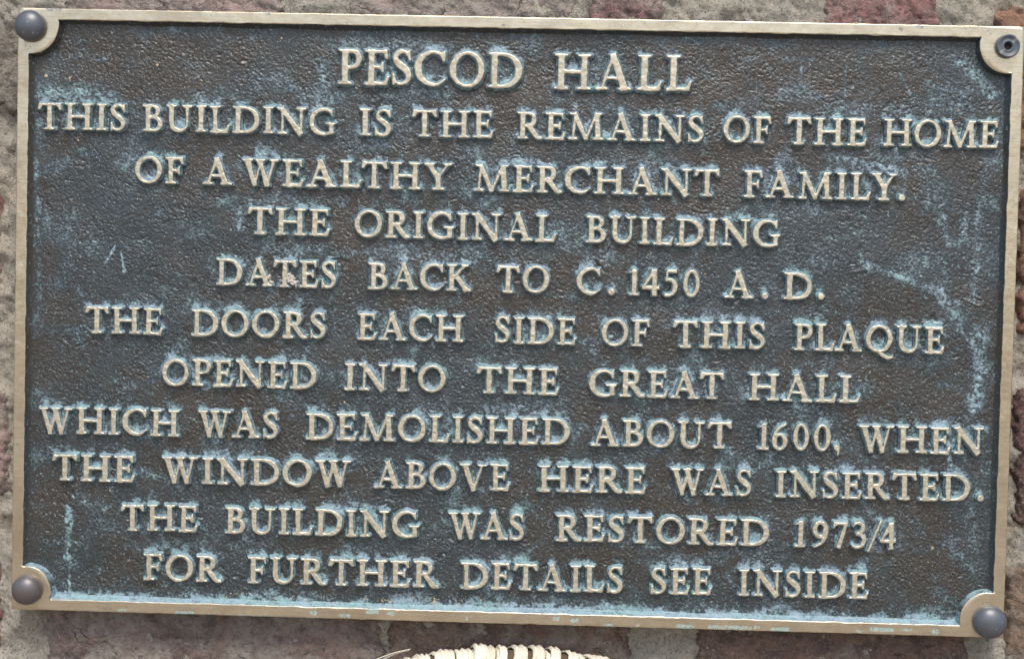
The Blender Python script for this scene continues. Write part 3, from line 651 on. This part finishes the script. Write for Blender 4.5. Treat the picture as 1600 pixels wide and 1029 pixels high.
    # stains and knocks on the rim
    def spots(lst):
        v = np.zeros(len(V))
        for u0, v0, u1, v1, w, am in lst:
            ax, az = P(u0, v0, 0); bx, bz = P(u1, v1, 0); ex, ez = bx-ax, bz-az
            t = np.clip(((V[:, 0]-ax)*ex + (V[:, 2]-az)*ez) / (ex*ex + ez*ez + 1e-12), 0, 1)
            dd = np.hypot(V[:, 0]-ax-ex*t, V[:, 2]-az-ez*t); v = np.maximum(v, am * sst(w*PX*1.4, w*PX*.5, dd))
        return v
    ver = spots([(187,953,195,953,4,.8),(275,957,300,957,4,.9),(312,960,327,960,4,.8),(360,961,400,963,3,.8),(400,963,510,967,3.0,.9),(487,956,492,956,4.5,.9),(575,954,588,954,5,.9),(606,957,614,958,4,.8),(530,961,545,961,4,.7),
        (945,977,955,977,4,.9),(895,968,900,968,5,.9),(1060,978,1080,979,5,.9),(1110,979,1170,981,5,.8),(1180,979,1184,979,4,.8),(1208,983,1230,983,5,.9),(1362,982,1394,983,4,.9),(1411,983,1424,983,3,.8),(1459,985,1463,986,5,.9),
        (290,20,335,26,3,.6),(950,40,990,42,4,.5),(33,408,34,412,3,.8),(17,886,18,888,3,.8),(41,68,46,82,6,.6),(865,965,872,965,4,.8),(995,976,998,976,3,.7),(730,965,735,965,4,.7),(1340,985,1345,986,3,.8)])
    din = spots([(74,15,84,14,4,.8),(90,15,97,13,3,.7),(417,20,421,20,4,.8),(541,36,543,37,3,.7),(786,39,788,40,2.5,.9),(645,21,650,23,3,.6),(25,265,27,267,3,.2),(27,570,30,600,4,.5),(24,600,27,604,4,.45),(1030,31,1055,33,3,.8),(960,31,990,32,3,.5),
        (1407,44,1409,46,4,.8),(1433,41,1440,42,3.5,.8),(150,948,175,950,4,.6),(893,965,897,966,4,.6),(1540,47,1546,48,3,.6),(1335,990,1337,990,2,.5),(34,440,32,470,1.5,.3),(1595,700,1590,800,1.5,.3),(24,520,24,540,5,.45),(30,590,28,640,5,.4)])
    mesh_obj('frame', V, Fq[:, ::-1], M_FRAME, plaque, {'face': fa, 'verdigris': ver, 'ding': din, 'patina': np.where(fa < .3, np.where(V[:, 2] < -H/2 + 40*PX, .75, .12), 0)})  # bottom bevel paled: crust plus sky light put into the colour
    return cs
CS = frame()

# ------------------------------------------------------------------ domed caps and the open screw cup
def lathe(prof, seg, centre, name, mat, parent, wob=0.0, attrs_f=None, seed=0):
    V = []; m = len(prof)
    for r, y in prof:
        for i in range(seg):
            a = 2 * math.pi * i / seg; rr = r * (1 + wob * math.sin(3*a + seed))
            V.append((centre[0] + rr * math.cos(a), y, centre[1] + rr * math.sin(a)))
    V = np.array(V); a = (np.arange(m-1)[:, None] * seg + np.arange(seg)[None, :]).ravel(); b = (np.arange(m-1)[:, None] * seg + (np.arange(seg)[None, :] + 1) % seg).ravel()
    F = np.stack([a, a + seg, b + seg, b], 1)
    return mesh_obj(name, V, F, mat, parent, attrs_f(V) if attrs_f else None)
CAPS = [((47, 40.5), 24.6), ((1547, 971.5), 26.3), ((41.5, 921), 24.2)]
for k, ((u, v), r) in enumerate(CAPS):
    hgt = 0.0056; c = P(u, v, -0.0016); R = r * PX * 0.993
    prof = [(R * 0.97, 0.0002), (R, -0.0006), (R * 0.995, -0.0014)] + [(R * 0.995 * math.cos(t), -0.0014 - hgt * math.sin(t)) for t in np.linspace(0.12, math.pi/2 - 0.02, 16)] + [(0.00001, -0.0014 - hgt)]
    o = lathe(prof, 56, c, 'domed_cap', M_CAP, plaque, 0.004, seed=k)
    o['label'] = ['slate coloured domed screw cap at the upper left corner', 'slate coloured domed screw cap at the lower right corner', 'slate coloured domed screw cap at the lower left corner'][k]
c = P(1574.3, 72.5, -0.0006); R = 18.2 * PX
def grv(V):
    x, z = V[:, 0] - c[0], V[:, 2] - c[1]; a = np.arctan2(z, x); r = np.hypot(x, z) / R
    g1 = np.exp(-((np.angle(np.exp(1j * (a - math.radians(42))))) / .16) ** 2) * (r > .45); g2 = np.exp(-((np.angle(np.exp(1j * (a - math.radians(222))))) / .13) ** 2) * (r > .40)
    return {'groove': np.clip((g1 + g2) * (r < .98), 0, 1)}
cup = lathe([(R * 1.0, 0.0003), (R * 1.0, -0.0018), (R * .95, -0.0024), (R * .86, -0.0024), (R * .78, -0.0020), (R * .62, -0.0016), (R * .50, -0.0017), (R * .42, -0.0020), (R * .36, -0.0018), (R * .31, -0.0010), (R * .30, -0.0001)], 64, c, 'screw_cup', M_CUP, plaque, attrs_f=grv)
cup['label'] = 'open screw cup that has lost its domed cap, upper right corner'
lathe([(R * .31, -0.0002), (R * .22, -0.0004), (R * .12, -0.00015), (0.00001, -0.00012)], 20, c, 'screw_head', M_HOLE, cup)

# cement splashed between the letters of one word
def blob(pts, name, lab):
    xs = np.arange(395, 475, 0.9); vs = np.arange(415, 460, 0.9); U, V = np.meshgrid(xs, vs); d = np.full(U.shape, 9e9)
    for (u, v, r) in pts: d = np.minimum(d, np.hypot(U - u, V - v) - r)
    d += 0.8 * samp(TN1, U * 1.4, V * 1.4) + 0.8 * samp(TN2, U * 3, V * 3)
    h = sst(1.2, -3.0, d) * (0.92 + 0.06 * samp(TN1, U * 2.0, V * 2.0))
    XZ = np.array([P(u, v, LF) for u, v in zip(U.ravel(), V.ravel())])
    Y = PANEL_Y + 0.0006 - 0.0037 * h.ravel()
    F = grid_faces(len(xs), len(vs)); F = F[h.ravel()[F].max(1) > 0.02]
    V3, F, at = compact(np.stack([XZ[:, 0], Y, XZ[:, 1]], 1), F, {})
    o = mesh_obj(name, V3, F, M_SPLASH, plaque); o['label'] = lab
blob([(417, 434, 5), (421, 442, 5), (413, 429, 2), (424, 446, 3), (447, 430, 7), (452, 436, 8), (459, 442, 6), (444, 438, 5), (462, 447, 3), (437, 438, 2)], 'cement_splash', 'pale cement splash stuck between the letters of DATES')

# ------------------------------------------------------------------ straw-bound rim below the plaque
def straw():
    yc = 0.004; cxu, cvu = 805, 1014
    cx, cz = P(cxu, cvu, yc - 0.012); RM = 670 * PX
    rt = 0.010; cz = cz - RM - 0.0030; RC = RM - rt
    w = thing('straw_wreath', 'pale straw-bound round rim showing as a low arc under the plaque', 'wreath', (cx, yc, cz))
    r = np.random.default_rng(5)
    nW = 290; protos = []
    for q in range(6):                       # six band shapes shared by all the wraps
        wdt = 0.0056 * (0.85 + 0.35 * r.random()); seg, ks = 14, 8; V = []; k2 = r.uniform(.5, 1.2); tw = 0.0075 * (0.6 + .8 * r.random())
        for i in range(seg):
            a = 2 * math.pi * i / seg
            for j in range(ks + 1):
                s = (j / ks - 0.5) * wdt; rr = rt * (1 + 0.0) + 0.0013 * abs(math.sin(math.pi * j / 4)) ** .7 * (1 if j < 4 else k2) + r.normal(0, .00008)
                V.append((s + tw * math.sin(a + .5), -rr * math.cos(a), rr * math.sin(a)))
        F = []
        for i in range(seg):
            for j in range(ks): p, pn = i * (ks+1) + j, ((i+1) % seg) * (ks+1) + j; F.append((p, p+1, pn+1, pn))
        me = bpy.data.meshes.new('straw_wrap'); me.from_pydata(V, [], F); me.polygons.foreach_set('use_smooth', [True] * len(F)); me.materials.append(M_STRAW); protos.append(me)
    for i in range(nW):
        a = 2 * math.pi * (i + r.uniform(-.3, .3)) / nW
        o = bpy.data.objects.new('straw_wrap', protos[r.integers(6)]); S.collection.objects.link(o); o.parent = w
        rr = RC + r.normal(0, .0006)
        o.location = (rr * math.sin(a), r.normal(0, .0005), rr * math.cos(a)); o.rotation_euler = (0, a + r.normal(0, .10), 0)
        k = 1 + r.normal(0, .04); o.scale = (1 + r.normal(0, .12), k, k)
    # core rod under the wraps
    V, F = [], []
    for i in range(160):
        a = 2*math.pi*i/160
        for j in range(10):
            b = 2*math.pi*j/10; rr = RC + rt * .97 * math.cos(b); V.append((rr*math.sin(a), rt * .97 * math.sin(b), rr*math.cos(a)))
            F.append((i*10+j, i*10+(j+1) % 10, ((i+1) % 160)*10+(j+1) % 10, ((i+1) % 160)*10+j))
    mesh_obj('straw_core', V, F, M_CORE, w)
    # two loose stalks poking up to the left
    for (p0, p1, rad, dy) in (((575, 1034), (642, 1011.5), 1.3, 0), ((592, 1032), (640, 1014), 1.2, .0006)):
        a = np.array([*P(*p0, 0.0)]); b = np.array([*P(*p1, 0.0)]); V, F = [], []
        for i in range(7):
            t = i / 6; x, z = a * (1-t) + b * t; z += 0.0009 * math.sin(math.pi * t); rr = rad * PX * (1 - .5 * t)
            for j in range(6): an = math.pi * j / 3; V.append((x - cx + rr * math.sin(an) * .3, -yc - 0.002 + dy + rr * math.cos(an), z - cz + rr * math.sin(an)))
        for i in range(6):
            for j in range(6): F.append((i*6+j, i*6+(j+1) % 6, (i+1)*6+(j+1) % 6, (i+1)*6+j))
        mesh_obj('loose_stalk', V, F, M_STRAW, w)
straw()
def pavement():  # unseen ground, added for its warm reflection in the lower plaque
    n = NT('worn_stone_paving'); c = n.mix(n.noise(3, 5, 0.7), (0.20, 0.165, 0.13), (0.32, 0.27, 0.22)); m = n.out(c, 0.9, 0, 0.2)
    o = mesh_obj('pavement', [(-30, -40, -1.5), (30, -40, -1.5), (30, 0.1, -1.5), (-30, 0.1, -1.5)], [(0, 1, 2, 3)], m); o['kind'] = 'structure'
pavement()
print('letters', len(letters), 'tris ~', sum(len(o.data.polygons) * 2 for o in S.objects if o.type == 'MESH'))
